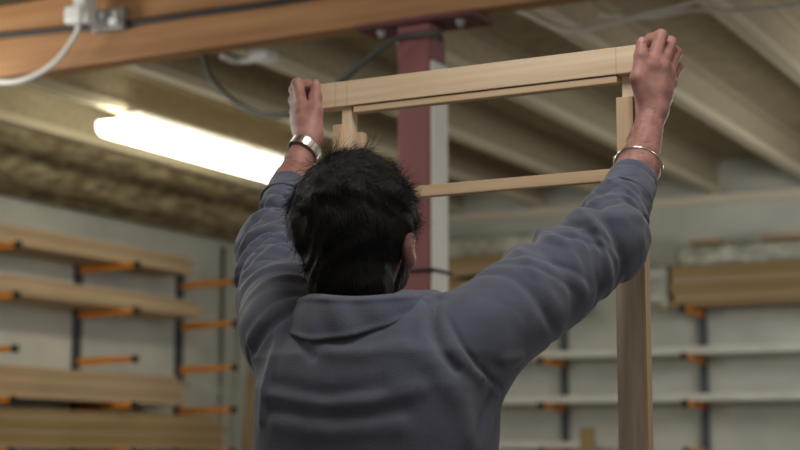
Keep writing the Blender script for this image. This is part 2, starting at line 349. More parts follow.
def lumpy(name, lo, hi, mat, label, cat, amp=.02, seed=0, parts=()):
    lo, hi = np.array(lo), np.array(hi); n = np.maximum(3, ((hi-lo)/.05).astype(int)); n = np.minimum(n, 60)
    bm = bmesh.new(); bm_box(bm, lo, hi)
    bmesh.ops.subdivide_edges(bm, edges=[e for e in bm.edges if abs(e.verts[0].co.x-e.verts[1].co.x) > .01], cuts=int(n[0]), use_grid_fill=True)
    bmesh.ops.subdivide_edges(bm, edges=[e for e in bm.edges if abs(e.verts[0].co.x-e.verts[1].co.x) < .001], cuts=4, use_grid_fill=True)
    c = Vector((lo+hi)/2)
    for v in bm.verts:
        q = v.co*9 + Vector((seed, 0, 0)); d = v.co-c; d.x *= .05
        if d.length: v.co = v.co + d.normalized()*(mnoise.fractal(q, 1, 2, 3)*amp) + Vector((mnoise.noise(q*.7)*amp*.5, 0, 0))
        v.co.z = max(v.co.z, lo[2])
    o = link(name, finish(bm, name, True), None, mat); tag(o, label, cat); return o
lumpy('wrapped_bundle', (xl0+.1, yb0+.05, zz+.002), (xl1-.2, yb1-.04, zz+.15), 'wrap', 'grey plastic-wrapped bundle on the planks behind the raised arm', 'bundle', .012, 3)
ztop = zt+7*.040
wb = lumpy('wrapped_bundle', (xr+.05, yb0+.03, ztop+.002), (-1.2, yb1-.06, ztop+.13), 'wrap', 'long grey plastic-wrapped bundle on the olive-brown boards at the right', 'bundle', .014, 8)
for a, c in ((690, 722), (762, 812)):
    xa, xb = PL(a, 240, 1, yb0+.1)[0], PL(c, 240, 1, yb0+.1)[0]
    stock('wood_offcut', (xa, yb0+.08, ztop+.155), (xb, yb0+.2, ztop+.19), 'rack_wood2', 'brown offcut on the grey wrapped bundle at the right, ' + ('nearer the held post' if a == 690 else 'at the picture edge'), 'offcut', 'offcuts on the wrapped bundle')
lumpy('plastic_sheet', (xr-.16, yb0+.0, zt-.01), (xr-.012, yb0+.26, ztop+.02), 'wrap', 'crumpled clear plastic bunched at the end of the olive-brown boards', 'plastic', .035, 5)
q = PL(582, 440, 1, 10.5)
o = board('leaning_board', (q[0], 10.45, .002), (q[0], 10.62, PL(582, 428, 1, 10.62)[2]), .1, .03, 'olive_wood', up=(0, 1, 0)); tag(o, 'single brown board standing upright against the back rack left of the held post', 'timber')

# ------------------------------------------------------------------ the held door frame
def px_x(px, py, y): return PL(px, py, 1, y)[0]
RY = 2.616; RT = .040                                       # near face and depth
zr0, zr1 = 1.886, 1.935
fr = empty('door_frame', (-1.24, RY+.02, 0)); tag(fr, 'unfinished pale pine door frame held up overhead by the man', 'door frame')
board('head_rail', (-1.575, RY+RT/2, (zr0+zr1)/2), (-.9085, RY+RT/2, (zr0+zr1)/2), RT, zr1-zr0, 'pine', fr)
board('stop_strip', (px_x(355, 115, RY+.01), RY+.0135, zr0-.0082), (px_x(618, 80, RY+.01), RY+.0135, zr0-.0082), .021, .0125, 'pine_strip', fr)
board('stop_core', (px_x(355, 115, RY+.01), RY+.025, zr0-.005), (px_x(618, 80, RY+.01), RY+.025, zr0-.005), .012, .010, 'pine_strip', fr)
zl = PL(513, 184, 1, RY+.012)[2]
xa, xb = PL(336, 195, 1, RY)[0], PL(628, 176, 1, RY)[0]
board('cross_rail', (xa, RY+.012, zl), (xb, RY+.012, zl), .018, .0215, 'pine_strip', fr)
# right jamb
xj0, xj1 = px_x(617.5, 400, RY+.003), px_x(644, 400, RY+.003)
board('jamb', (xj0/2+xj1/2, RY+.003+.012, 0.0), (xj0/2+xj1/2, RY+.003+.012, 1.74), xj1-xj0, .024, 'post_wood', fr, .0015, (0, 1, 0))
board('jamb_edge', (xj1+.0035, RY+.003+.0125, 0.0), (xj1+.0035, RY+.003+.0125, 1.735), .007, .025, 'pine_strip', fr, .001, (0, 1, 0))
ztr = PL(622, 97, 1, RY+.002)[2]
xs0, xs1 = px_x(616.3, 130, RY), px_x(633, 130, RY)
board('jamb_liner', (xs0/2+xs1/2, RY+.010, 1.69), (xs0/2+xs1/2, RY+.010, ztr), xs1-xs0, .018, 'pine_strip', fr, .001, (0, 1, 0))
xs2, xs3 = px_x(621, 90, RY+.014), px_x(637.5, 90, RY+.014)
board('jamb_core', (xs2/2+xs3/2, RY+.028, 1.70), (xs2/2+xs3/2, RY+.028, zr0), xs3-xs2, .018, 'pine', fr, .001, (0, 1, 0))
# left jamb
xm0, xm1 = px_x(342.5, 120, RY+.010), px_x(352, 120, RY+.010)
board('jamb_core', (xm0/2+xm1/2, RY+.020, 0.0), (xm0/2+xm1/2, RY+.020, zr0), xm1-xm0, .024, 'pine', fr, .001, (0, 1, 0))
xl_0, xl_1 = px_x(334.5, 135, RY), px_x(343, 135, RY)
board('jamb_liner', (xl_0/2+xl_1/2-.0005, RY+.005, 0.0), (xl_0/2+xl_1/2-.0005, RY+.005, PL(340, 125, 1, RY)[2]), xl_1-xl_0, .022, 'pine_strip', fr, .001, (0, 1, 0))
xl_2, xl_3 = px_x(357, 140, RY+.008), px_x(362, 140, RY+.008)
board('jamb_liner', (xl_2/2+xl_3/2, RY+.017, 0.0), (xl_2/2+xl_3/2, RY+.017, PL(361, 131, 1, RY)[2]), xl_3-xl_2, .020, 'pine_strip', fr, .001, (0, 1, 0))
for x in (px_x(335.5, 97, RY), px_x(347, 97, RY), px_x(616, 60, RY)):
    part('pencil_mark', (x-.0003, RY-.0002, zr0+.001), (x+.0003, RY+.002, zr1-.001), 'pencil', fr, 0)

# ------------------------------------------------------------------ signed-distance modelling of the man
def A3(*v): return np.array(v, dtype=np.float32)
def cap(p, a, b, ra, rb):
    a = np.asarray(a, np.float32); b = np.asarray(b, np.float32); ba = b-a; h = np.clip(((p-a)@ba)/max(float(ba@ba), 1e-9), 0, 1)
    return np.sqrt((((p-a)-h[:, None]*ba)**2).sum(1)) - (ra + (rb-ra)*h)
def ell(p, c, r):
    q = p-np.asarray(c, np.float32); r = np.asarray(r, np.float32)
    k0 = np.sqrt(((q/r)**2).sum(1)); k1 = np.sqrt(((q/(r*r))**2).sum(1)); return k0*(k0-1)/np.maximum(k1, 1e-6)
def smin(a, b, k): h = np.maximum(k-np.abs(a-b), 0)/k; return np.minimum(a, b) - h*h*k*.25
def smax(a, b, k): return -smin(-a, -b, k)
def sdf_mesh(name, f, lo, hi, h, B=8, slack=.006):
    lo = np.array(lo, float); hi = np.array(hi, float)
    nb = np.maximum(1, np.ceil((hi-lo)/(h*B)).astype(int)); NC = nb*B+2
    g = np.stack(np.meshgrid(*[np.arange(n) for n in nb], indexing='ij'), -1).reshape(-1, 3)
    cen = (lo + (g+.5)*h*B).astype(np.float32); dc = np.concatenate([f(c) for c in np.array_split(cen, max(1, len(cen)//60000))])
    g = g[np.abs(dc) < h*B*.87*1.25+slack]
    off = np.stack(np.meshgrid(*[np.arange(B+1)]*3, indexing='ij'), -1).reshape(-1, 3)
    ids = []; pos = []; edges = [[], [], []]; E8 = [(i, j, k) for i in (0, 1) for j in (0, 1) for k in (0, 1)]
    for ch in np.array_split(g, max(1, len(g)//150)):
        gi = (ch[:, None]*B + off[None]); pts = (lo + gi.reshape(-1, 3)*h).astype(np.float32)
        D = f(pts).reshape(len(ch), B+1, B+1, B+1)
        cor = {e: D[:, e[0]:e[0]+B, e[1]:e[1]+B, e[2]:e[2]+B] for e in E8}
        ins = sum((cor[e] < 0).astype(np.int8) for e in E8); act = np.nonzero((ins > 0) & (ins < 8))
        if len(act[0]) == 0: continue
        cv = {e: cor[e][act] for e in E8}; acc = np.zeros((len(act[0]), 3)); cnt = np.zeros(len(act[0]))
        for e in E8:
            for ax in range(3):
                if e[ax]: continue
                e2 = list(e); e2[ax] = 1; a, b = cv[e], cv[tuple(e2)]; m = (a < 0) != (b < 0)
                t = np.where(m, a/np.where(np.abs(a-b) < 1e-12, 1, a-b), 0)
                v = np.tile(np.array(e, float), (len(a), 1)); v[:, ax] = t; acc += v*m[:, None]; cnt += m
        cell = ch[act[0]]*B + np.stack(act[1:], 1)
        pos.append(lo + (cell + acc/cnt[:, None])*h); ids.append((cell[:, 0]*NC[1]+cell[:, 1])*NC[2]+cell[:, 2])
        s0 = cv[(0, 0, 0)] < 0
        for ax, e in enumerate(((1, 0, 0), (0, 1, 0), (0, 0, 1))):
            m = s0 != (cv[e] < 0); edges[ax].append(np.concatenate([cell[m], s0[m][:, None].astype(int)], 1))
    ids = np.concatenate(ids); pos = np.concatenate(pos); od = np.argsort(ids); ids = ids[od]; pos = pos[od]
    quads = []
    for ax in range(3):
        ed = np.concatenate(edges[ax]); c = ed[:, :3]; u, v = (ax+1) % 3, (ax+2) % 3; qs = []
        for du, dv in ((-1, -1), (0, -1), (0, 0), (-1, 0)):
            cc = c.copy(); cc[:, u] += du; cc[:, v] += dv
            k = (cc[:, 0]*NC[1]+cc[:, 1])*NC[2]+cc[:, 2]; ix = np.searchsorted(ids, k); ix = np.minimum(ix, len(ids)-1); qs.append(np.where(ids[ix] == k, ix, -1))
        q = np.stack(qs, 1); s = ed[:, 3].astype(bool); q = np.where(s[:, None], q, q[:, ::-1]); quads.append(q[(q >= 0).all(1)])
    q = np.concatenate(quads).astype(np.int32)
    me = bpy.data.meshes.new(name); me.vertices.add(len(pos)); me.vertices.foreach_set('co', pos.astype(np.float32).ravel())
    me.loops.add(q.size); me.loops.foreach_set('vertex_index', q.ravel()); me.polygons.add(len(q)); me.polygons.foreach_set('loop_start', np.arange(0, q.size, 4, dtype=np.int32))
    me.update(calc_edges=True); me.validate(); me.shade_smooth(); return me
def vnoise(q):                        # smooth value noise in [0, 1]
    q = q.astype(np.float64); i = np.floor(q).astype(np.int64); f = q-i; f = f*f*(3-2*f); out = np.zeros(len(q))
    for a in (0, 1):
        for b in (0, 1):
            for c in (0, 1):
                h = ((i[:, 0]+a)*374761393 + (i[:, 1]+b)*668265263 + (i[:, 2]+c)*2147483647*3 + 1013) & 0xffffffff
                h = ((h ^ (h >> 13))*1274126177) & 0xffffffff; h = (h ^ (h >> 16)) & 0xffff
                out += h/65535.*np.where(a, f[:, 0], 1-f[:, 0])*np.where(b, f[:, 1], 1-f[:, 1])*np.where(c, f[:, 2], 1-f[:, 2])
    return out
def unit(v): v = np.asarray(v, float); return v/np.linalg.norm(v)

# joints
S_R, E_R, C_R, W_R = P(478, 336, 2.42), P(604, 244, 2.57), P(638, 169, 2.675), P(652, 112, 2.735)
S_L, E_L, C_L, W_L = P(286, 332, 2.55), P(272, 251, 2.82), P(290, 184, 2.935), P(309, 138, 2.99)
HEAD = P(356, 222, 2.5); NECK = P(364, 312, 2.45)
hp = math.radians(13); hy = math.radians(6)
Rh = np.array(Matrix.Rotation(hy, 3, 'Z') @ Matrix.Rotation(hp, 3, 'X'))
def headspace(p): return ((p-HEAD.astype(np.float32))@Rh.astype(np.float32)).astype(np.float32)
def head_pt(v): return HEAD + Rh@np.array(v, float)
def head_sdf(p):
    q = headspace(p); d = ell(q, (0, -.008, .012), (.077, .098, .098))
    d = smin(d, ell(q, (0, .045, -.055), (.058, .056, .07)), .05)
    d = smin(d, ell(q, (0, .072, -.098), (.032, .028, .024)), .04)
    d = smin(d, cap(q, (0, .092, -.005), (0, .114, -.042), .008, .013), .018)
    for s in (-1, 1):
        d = smin(d, ell(q, (s*.010, .104, -.046), (.010, .010, .008)), .008)
        d = smin(d, cap(q, (s*.012, .090, .018), (s*.048, .076, .016), .010, .008), .02)
        d = smin(d, ell(q, (s*.045, .062, -.035), (.022, .022, .02)), .03)
        d = smax(d, -ell(q, (s*.032, .096, -.004), (.017, .014, .010)), .012)
        e = ell(q, (s*.087, -.004, -.036), (.011, .021, .034)); e = smin(e, ell(q, (s*.084, .004, -.066), (.008, .011, .012)), .01)
        e = smax(e, -ell(q, (s*.098, .004, -.034), (.009, .011, .021)), .008); d = smin(d, e, .012)
    d = smin(d, ell(q, (0, .098, -.073), (.022, .010, .005)), .008); d = smin(d, ell(q, (0, .096, -.084), (.019, .010, .006)), .008)
    d = smax(d, -cap(q, (-.02, .112, -.0785), (.02, .112, -.0785), .003, .003), .004)
    nk = cap(p, head_pt((0, -.025, -.06)), P(363, 312, 2.515) + np.array([0, 0, -.05]), .053, .058)
    return smin(d, nk, .03)
def chain(p, pts, rs, k=.006):
    d = None
    for i in range(len(pts)-1):
        c = cap(p, pts[i], pts[i+1], rs[i], rs[i+1]); d = c if d is None else smin(d, c, k)
    return d
def hand_sdf(p, W, fingers, thumb, palm_k=.018):
    d = None
    for f in fingers:                                        # metacarpals make the palm
        c = cap(p, W + (f[0]-W)*.10, f[0]-(f[0]-W)*.06, (.0185), .0145); d = c if d is None else smin(d, c, palm_k)
    for a, b_ in zip(fingers[:-1], fingers[1:]): d = smin(d, cap(p, (a[0]+W)/2, (b_[0]+W)/2, .013, .013), palm_k)
    d = smin(d, cap(p, W+(thumb[0]-W)*.2, thumb[1], .016, .0125), .02)
    for f, r in zip(fingers, (.0112, .0116, .0110, .0100)):
        d = smin(d, chain(p, f, (r*1.12, r, r*.9, r*.82), .004), .006)
        d = smin(d, ell(p, f[1], (r*1.08,)*3), .004); d = smin(d, ell(p, f[0], (r*1.22,)*3), .01)
    d = smin(d, chain(p, thumb, (.0155, .0122, .0116, .0096), .005), .010)
    return smin(d, ell(p, thumb[2], (.0115,)*3), .005)
FR = [[P(651, 66, 2.722), P(661, 36, 2.752), P(650, 39, 2.780), P(643, 47, 2.786)],
      [P(661, 66, 2.735), P(670, 43, 2.780), P(660, 45, 2.812), P(653, 55, 2.815)],
      [P(667, 73, 2.752), P(675.5, 53, 2.802), P(665, 57, 2.835), P(658, 67, 2.832)],
      [P(669, 84, 2.770), P(677, 68, 2.818), P(668, 73, 2.845), P(662, 81, 2.842)]]
TR = [P(646, 101, 2.722), P(638, 78, 2.712), P(641, 56, 2.716), P(641.5, 43.5, 2.722)]
FL = [[P(303, 111, 3.005), P(297.5, 84, 3.035), P(308, 85, 3.066), P(315, 92, 3.075)],
      [P(299, 113, 3.02), P(295.5, 90, 3.06), P(305, 92, 3.095), P(312, 98, 3.10)],
      [P(298, 119, 3.04), P(294.5, 100, 3.085), P(303, 101, 3.115), P(310, 106, 3.118)],
      [P(299, 127, 3.06), P(295, 112, 3.10), P(303, 110, 3.125), P(308, 113, 3.13)]]
TL = [P(312, 129, 2.99), P(315.5, 111, 2.992), P(315.5, 97, 3.005), P(316, 85.5, 3.014)]
def arm_skin(p, S, E, C, W, r_c, r_w):
    d = cap(p, S, E, .055, .042); d = smin(d, cap(p, E, C, .043, r_c), .02); return smin(d, cap(p, C, W, r_c, r_w), .02)
PELV = np.array([-1.205, 2.16, .95]); CHEST = np.array([-1.2, 2.155, 1.30])
legs = [(PELV + [s*.09, 0, -.02], PELV + [s*.12, .02, -.47], np.array([PELV[0]+s*.14, 2.13, .09])) for s in (-1, 1)]
def core_skin(p):
    q = p - CHEST.astype(np.float32); d = ell(p, CHEST+[0, 0, -.03], (.155, .10, .15)); d = smin(d, cap(p, CHEST, PELV, .09, .10), .06)
    d = smin(d, cap(p, S_L, NECK+np.array([0, 0, -.115]), .05, .045), .05); d = smin(d, cap(p, S_R, NECK+np.array([0, 0, -.115]), .05, .045), .05)
    for a, k, e in legs: d = smin(d, cap(p, a, k, .075, .05), .03); d = smin(d, cap(p, k, e, .05, .036), .02); d = smin(d, cap(p, e, e+np.array([0, .13, -.045]), .034, .028), .02)
    return d
def boxed(fn, pts, pad):
    lo = np.min(pts, 0)-pad; hi = np.max(pts, 0)+pad; lo = lo.astype(np.float32); hi = hi.astype(np.float32)
    def g(p):
        out = np.maximum(np.maximum(lo-p, p-hi).max(1), 0) + .05
        m = ((p > lo) & (p < hi)).all(1)
        if m.any(): out[m] = fn(p[m])
        return out
    return g
parts_ = [boxed(head_sdf, [HEAD, NECK], .16), boxed(core_skin, [CHEST+[0, 0, .2], [PELV[0], 2.15, 0], S_L, S_R, [PELV[0], 2.3, 0]], .25),
          boxed(lambda p: arm_skin(p, S_R, E_R, C_R, W_R, .034, .0235), [S_R, E_R, W_R], .08), boxed(lambda p: arm_skin(p, S_L, E_L, C_L, W_L, .031, .0235), [S_L, E_L, W_L], .08),
          boxed(lambda p: hand_sdf(p, W_R, FR, TR), sum(FR, [])+TR+[W_R], .04), boxed(lambda p: hand_sdf(p, W_L, FL, TL), sum(FL, [])+TL+[W_L], .04)]
def body_sdf(p):
    d = parts_[0](p)
    for f in parts_[1:]: d = smin(d, f(p), .014)
    return d
me = sdf_mesh('person', body_sdf, (-1.72, 1.9, 0), (-.78, 2.80, 2.02), .0032)
person = link('person', me, None, 'skin')
tag(person, 'dark-haired person in a grey-blue sweatshirt seen from behind, both arms raised holding the frame', 'person')

# ---- sweatshirt
def sections(p, tab, ex=2.4):
    tab = np.array(tab, np.float32); z = p[:, 2]; cx, cy, a, b = [np.interp(z, tab[:, 0], tab[:, i]) for i in (1, 2, 3, 4)]
    x = np.abs(p[:, 0]-cx)/a; y = np.abs(p[:, 1]-cy)/b; r = (x**ex + y**ex)**(1/ex)
    return np.maximum((r-1)*np.minimum(a, b), z-tab[-1, 0]).astype(np.float32)
TAB = [(.80, -1.200, 2.16, .185, .135), (.86, -1.20, 2.16, .192, .142), (1.0, -1.20, 2.16, .188, .140), (1.15, -1.195, 2.158, .189, .140), (1.25, -1.190, 2.157, .193, .138), (1.32, -1.188, 2.157, .196, .132), (1.37, -1.187, 2.16, .186, .122),
       (1.395, -1.187, 2.165, .168, .108), (1.42, -1.19, 2.168, .146, .094), (1.44, -1.19, 2.174, .126, .082), (1.455, -1.195, 2.178, .108, .074), (1.468, -1.195, 2.18, .09, .066)]
def sleeve_fn(S, E, C, rad, folds, sd_=0., bot=0.):
    S, E, C = [np.asarray(v, float) for v in (S, E, C)]; l1 = np.linalg.norm(E-S); l2 = np.linalg.norm(C-E)
    ax = unit(C-S); vw = unit(CAM-(S+C)/2); e1 = unit(vw-ax*(vw@ax)); e2 = np.cross(ax, e1)
    def f(p):
        def seg(a, b_, s0, l):
            ba = (b_-a).astype(np.float32); h = np.clip(((p-a.astype(np.float32))@ba)/float(ba@ba), 0, 1); v = p-a.astype(np.float32)-h[:, None]*ba
            return np.sqrt((v*v).sum(1)), s0+h*l, v
        d1, s1, v1 = seg(S, E, 0, l1); d2, s2, v2 = seg(E, C, l1, l2)
        r1 = np.interp(s1, rad[0], rad[1]); r2 = np.interp(s2, rad[0], rad[1]); a, b_ = d1-r1, d2-r2
        d = smin(a.astype(np.float32), b_.astype(np.float32), .05)
        wgt = 1/(1+np.exp(np.clip((a-b_)/.012, -30, 30))); s = s1*wgt+s2*(1-wgt); v = v1*wgt[:, None]+v2*(1-wgt)[:, None]
        phi = np.arctan2(v@e2.astype(np.float32), v@e1.astype(np.float32))
        disp = np.zeros(len(p))
        for s0, amp, wd, tilt, ph0, pw in folds:
            u = s - s0 - tilt*np.sin(phi-ph0) - .006*np.sin(phi*3+s0*40); ang = (.5+.5*np.cos(phi-ph0))**pw
            disp += .6*amp*ang*np.exp(-(u/(wd*.8))**2)
        lf = np.sin(s*17+phi*1.1+sd_)+np.sin(s*29-phi*2.2+sd_*2)
        u1 = s*84 + 1.1*np.sin(phi+.6+sd_) + .8*np.sin(phi*2.1-s*14+sd_) + .5*np.sin(phi*4.3+s*25)
        u2 = s*118 - 1.3*np.sin(phi*1.2+1.9) + .9*np.sin(phi*3.1+s*31+sd_)
        en = np.clip((s-.06)/.1, 0.1, 1)*np.clip((l1+l2-s)/.05, .08, 1)*(1-bot*(.5+.5*np.sin(phi)))
        cx_, cy_ = np.cos(phi), np.sin(phi)
        for k, (shear, fs, amp) in enumerate(((.040, 31, .0115), (-.045, 38, .0090), (.03, 66, .0040))):
            n = vnoise(np.stack([cx_*.5+k*7.3+sd_*3, cy_*.5+k*3.1, (s+shear*np.sin(phi-.8+k))*fs+sd_*5], 1))
            disp += en*amp*(.78 if bot == 0 else 1)*(np.minimum(np.sqrt((2*n-1)**2+.012)*1.8, 1)-.55)
        disp += en*.0022*(np.abs(np.sin(u1))-.64)
        return np.maximum(d - disp, (p-C.astype(np.float32))@unit(C-E).astype(np.float32)-.004)
    f.frame = (ax, e1, e2); return f
def poly_dist(p, pts):
    best = None
    for a, b_ in zip(pts[:-1], pts[1:]): d = cap(p, a, b_, 0, 0); best = d if best is None else np.minimum(best, d)
    return best
BACK = [([(437, 297), (430, 315), (433, 335), (442, 354), (456, 369)], -.008, .0065), ([(441, 306), (444, 325), (452, 345), (464, 362), (480, 378)], .005, .009), ([(422, 300), (420, 318), (424, 340), (434, 362)], .005, .012),
        ([(426, 302), (429, 318)], -.004, .005), ([(440, 296), (449, 323), (462, 346), (477, 367), (500, 389)], -.004, .0048), ([(494, 366), (506, 370), (518, 369)], -.003, .006), ([(505, 360), (520, 358)], .004, .008),
        ([(297, 302), (280, 307), (264, 320), (249, 342)], .007, .009), ([(292, 312), (277, 321), (264, 333), (254, 350)], -.006, .007), ([(291, 322), (280, 334), (273, 356), (264, 390), (262, 420)], .006, .010),
        ([(297, 318), (298, 330), (302, 344), (312, 356)], -.007, .008), ([(247, 340), (250, 362), (254, 390)], -.004, .004), ([(312, 340), (335, 352), (365, 354), (400, 345)], .004, .012),
        ([(273, 385), (300, 390), (331, 394), (380, 386)], -.004, .013), ([(270, 396), (320, 405), (370, 402), (420, 390)], .004, .012), ([(270, 406), (310, 414), (341, 417), (375, 414), (403, 408)], -.0045, .012),
        ([(275, 424), (330, 432), (400, 426)], .003, .014), ([(480, 450), (488, 425), (496, 396)], .005, .008), ([(470, 450), (480, 422), (490, 396)], -.004, .008), ([(415, 350), (440, 376), (462, 404), (470, 440)], .004, .016)]
FOLD_R = [(.075, -.008, .012, .02, .2, 1.0), (.13, .009, .016, -.03, -1.0, 1.2), (.165, -.007, .011, -.03, -.8, 1.2), (.20, .010, .015, -.035, -1.0, 1.0), (.235, -.009, .011, -.03, -.6, 1.0), (.262, .011, .014, -.03, -.4, .9), (.29, -.010, .010, -.025, -.1, .8),
          (.315, .010, .013, .02, .2, .8), (.34, -.008, .010, .02, .5, .9), (.365, .008, .012, .02, .6, .9), (.392, -.005, .008, .015, .2, .8), (.40, .005, .008, .0, 0, .5), (.25, .004, .022, .03, 1.7, 2.0), (.30, -.007, .012, .03, 1.8, 2.0), (.33, .003, .020, .03, 1.9, 2.0)]
FOLD_L = [(.05, .007, .014, .02, .4, 1.0), (.085, -.006, .010, .02, .2, 1.0), (.115, .009, .014, .03, .6, 1.0), (.15, -.008, .010, .03, .3, .9), (.18, .010, .014, .03, .4, .9), (.212, -.009, .010, .02, .0, .8), (.24, .009, .012, .03, -.2, .8), (.27, -.008, .010, .02, .1, .8),
          (.295, .010, .014, .02, .3, .8), (.325, -.008, .010, .02, .5, .9), (.352, .008, .012, .015, .6, .9), (.38, -.005, .009, .01, .2, .8), (.27, .010, .03, .0, 2.2, 2.0)]
axR = unit(C_R-E_R); axL = unit(C_L-E_L)
slR = sleeve_fn(S_R, E_R, C_R-axR*.045, ([0, .10, .20, .29, .36, .44, .6], [.078, .078, .072, .062, .051, .045, .043]), FOLD_R, .4, .7)
slL = sleeve_fn(S_L, E_L, C_L-axL*.04, ([0, .10, .20, .29, .36, .44, .6], [.076, .073, .066, .057, .047, .043, .041]), FOLD_L, 2.1)
slR_b = boxed(slR, [S_R, E_R, C_R], .13); slL_b = boxed(slL, [S_L, E_L, C_L], .13)
def shirt_base(p): return smin(smin(sections(p, TAB), slR_b(p), .045), slL_b(p), .045)
fp = [q for pts, a, w_ in BACK for q in pts]; rd = np.array([ray(*q)/(ray(*q)@cF) for q in fp]); tt = np.full(len(fp), 2.1)
for _ in range(80): tt += np.clip(shirt_base((CAM+rd*tt[:, None]).astype(np.float32)), -.02, .03)*.6
fp = list(CAM+rd*tt[:, None]); BACKW = []
for pts, a, w_ in BACK: BACKW.append(([fp.pop(0) for _ in pts], a, w_))
def shirt_sdf(p):
    d = shirt_base(p)
    m = np.nonzero((p[:, 1] < 2.30) & (np.abs(d) < .06))[0]
    if len(m):
        q = p[m]; disp = np.zeros(len(m))
        for pts, a, w_ in BACKW: disp += a*np.exp(-(poly_dist(q, pts)/w_)**2)
        d[m] -= disp.astype(np.float32)
    d = smax(d, -(cap(p, NECK+np.array([0, 0, -.02]), NECK+np.array([0, -.005, .15]), .060, .075)), .008)
    return np.maximum(d, .86-p[:, 2])
me = sdf_mesh('sweatshirt', shirt_sdf, (-1.70, 1.90, .84), (-.78, 2.72, 1.90), .0038, slack=.016)
shirt = link('sweatshirt', me, person, 'shirt')
def cuff(C, ax, r0, r1, L):
    a = C-ax*L; b_ = C.copy()
    def f(p):
        h = (p-a.astype(np.float32))@ax.astype(np.float32); v = p-a.astype(np.float32)-h[:, None]*ax.astype(np.float32); rr = np.sqrt((v*v).sum(1)); t_ = np.clip(h/L, 0, 1)
        R_ = r0+(r1-r0)*t_ + .0035*np.exp(-((h-.003)/.0035)**2) + .0012*np.sin(h*140); d = smax(rr-R_, np.abs(h-L/2)-L/2, .006); return smax(d, -(rr-(R_-.006)), .003) 
    return link('cuff', sdf_mesh('cuff', f, np.minimum(a, b_)-.06, np.maximum(a, b_)+.06, .0026), shirt, 'rib')
cuff(C_R-axR*.020, axR, .0455, .0405, .062); cuff(C_L-axL*.004, axL, .0445, .0385, .05)
# collar
def collar_sdf(p):
    q = p-(NECK+np.array([-.004, 0, 0])).astype(np.float32); x, y, z = q[:, 0], q[:, 1], q[:, 2]; ang = np.arctan2(y, x)
    zb = np.minimum(-.003+.50*y+.06*x, .004); zt = .026+.06*y+.004*np.sin(ang*2+.5); k = np.clip((z-zb)/(zt-zb), 0, 1)
    a = .106-.010*k; b = .090-.012*k
    r = np.sqrt((x/a)**2+((y-.004-.010*k)/b)**2)
    th = (r-1)*np.minimum(a, b) + .0022*np.sin(ang*5+1.0+z*30)*k + .0015*np.sin(ang*9+z*70) - .004*np.sin(k*PI)
    d = smax(np.abs(th)-.0070, np.maximum(zb-z, z-zt), .008)
    d = d - .0030*np.exp(-((z-zt+.007)/.0035)**2) - .0035*np.exp(-((z-zb-.005)/.004)**2)
    return d.astype(np.float32)
link('collar', sdf_mesh('collar', collar_sdf, NECK-[.14, .13, .07], NECK+[.14, .13, .08], .0028), shirt, 'rib')

# ---- trousers and shoes (below the picture)
def trouser_sdf(p):
    d = ell(p, PELV+[0, 0, -.01], (.172, .125, .13))
    for a, k, e in legs: d = smin(d, cap(p, a, k, .095, .075), .04); d = smin(d, cap(p, k, e, .075, .065), .03)
    return np.maximum(np.maximum(d, .06-p[:, 2]), p[:, 2]-1.02)
link('trousers', sdf_mesh('trousers', trouser_sdf, (-1.6, 1.9, .05), (-.8, 2.4, 1.03), .009), person, 'denim')
for a, k, e in legs:
    def shoe(p, e=e): 
        d = smin(cap(p, (e[0], e[1]-.03, .05), (e[0], e[1]+.17, .045), .046, .042), cap(p, e, e+np.array([0, 0, .04]), .046, .05), .03); return np.maximum(smax(d, -p[:, 2], .006), p[:, 2]-.14)
    link('shoe', sdf_mesh('shoe', shoe, (e[0]-.1, e[1]-.15, -.01), (e[0]+.1, e[1]+.27, .17), .006), person, 'shoe')

# ---- hair
CRN = np.array([-.02, -.065, .085])
def hair_sdf(p):
    q = headspace(p); x, y, z = q[:, 0], q[:, 1], q[:, 2]
    d = ell(q, (.002, -.006, .006), (.094, .112, .106))
    d = smin(d, ell(q, (-.002, -.052, -.082), (.058, .058, .060)), .03)
    d = smin(d, ell(q, (.022, -.036, -.092), (.038, .050, .056)), .02)
    wx = x*38+2.2*np.sin(z*31+y*17); wz = z*36+2.0*np.sin(x*27-y*24+1)
    d = d + .004*np.sin(wx+wz*.6)*np.sin(wz-y*30+.7) + .0022*np.sin(wx*2.3-wz)*np.sin(wz*1.9+wx*.7)
    d = smin(d, ell(q, (-.066, -.03, .004), (.026, .05, .050)), .02)
    d = smax(d, y-np.maximum(.030+.62*(z+.03), .008), .012)                       # face line
    d = smax(d, -(ell(q, (.104, .015, -.045), (.030, .026, .036))), .006);
    d = smax(d, -(z+.142) + .35*np.maximum(x-.05, 0) + .95*np.maximum(-x-.03, 0), .012)
    return d.astype(np.float32)
hme = sdf_mesh('hair', hair_sdf, HEAD-.17, HEAD+.17, .0032)
co = np.empty(len(hme.vertices)*3, np.float32); hme.vertices.foreach_get('co', co); co = co.reshape(-1, 3)
no = np.empty(len(hme.vertices)*3, np.float32); hme.vertices.foreach_get('normal', no); no = no.reshape(-1, 3)
loc = headspace(co); nl = no@Rh.astype(np.float32)
pick = rng.choice(len(co), 14000, replace=True)
NS = 7; SV = []; SF = []; base = 0
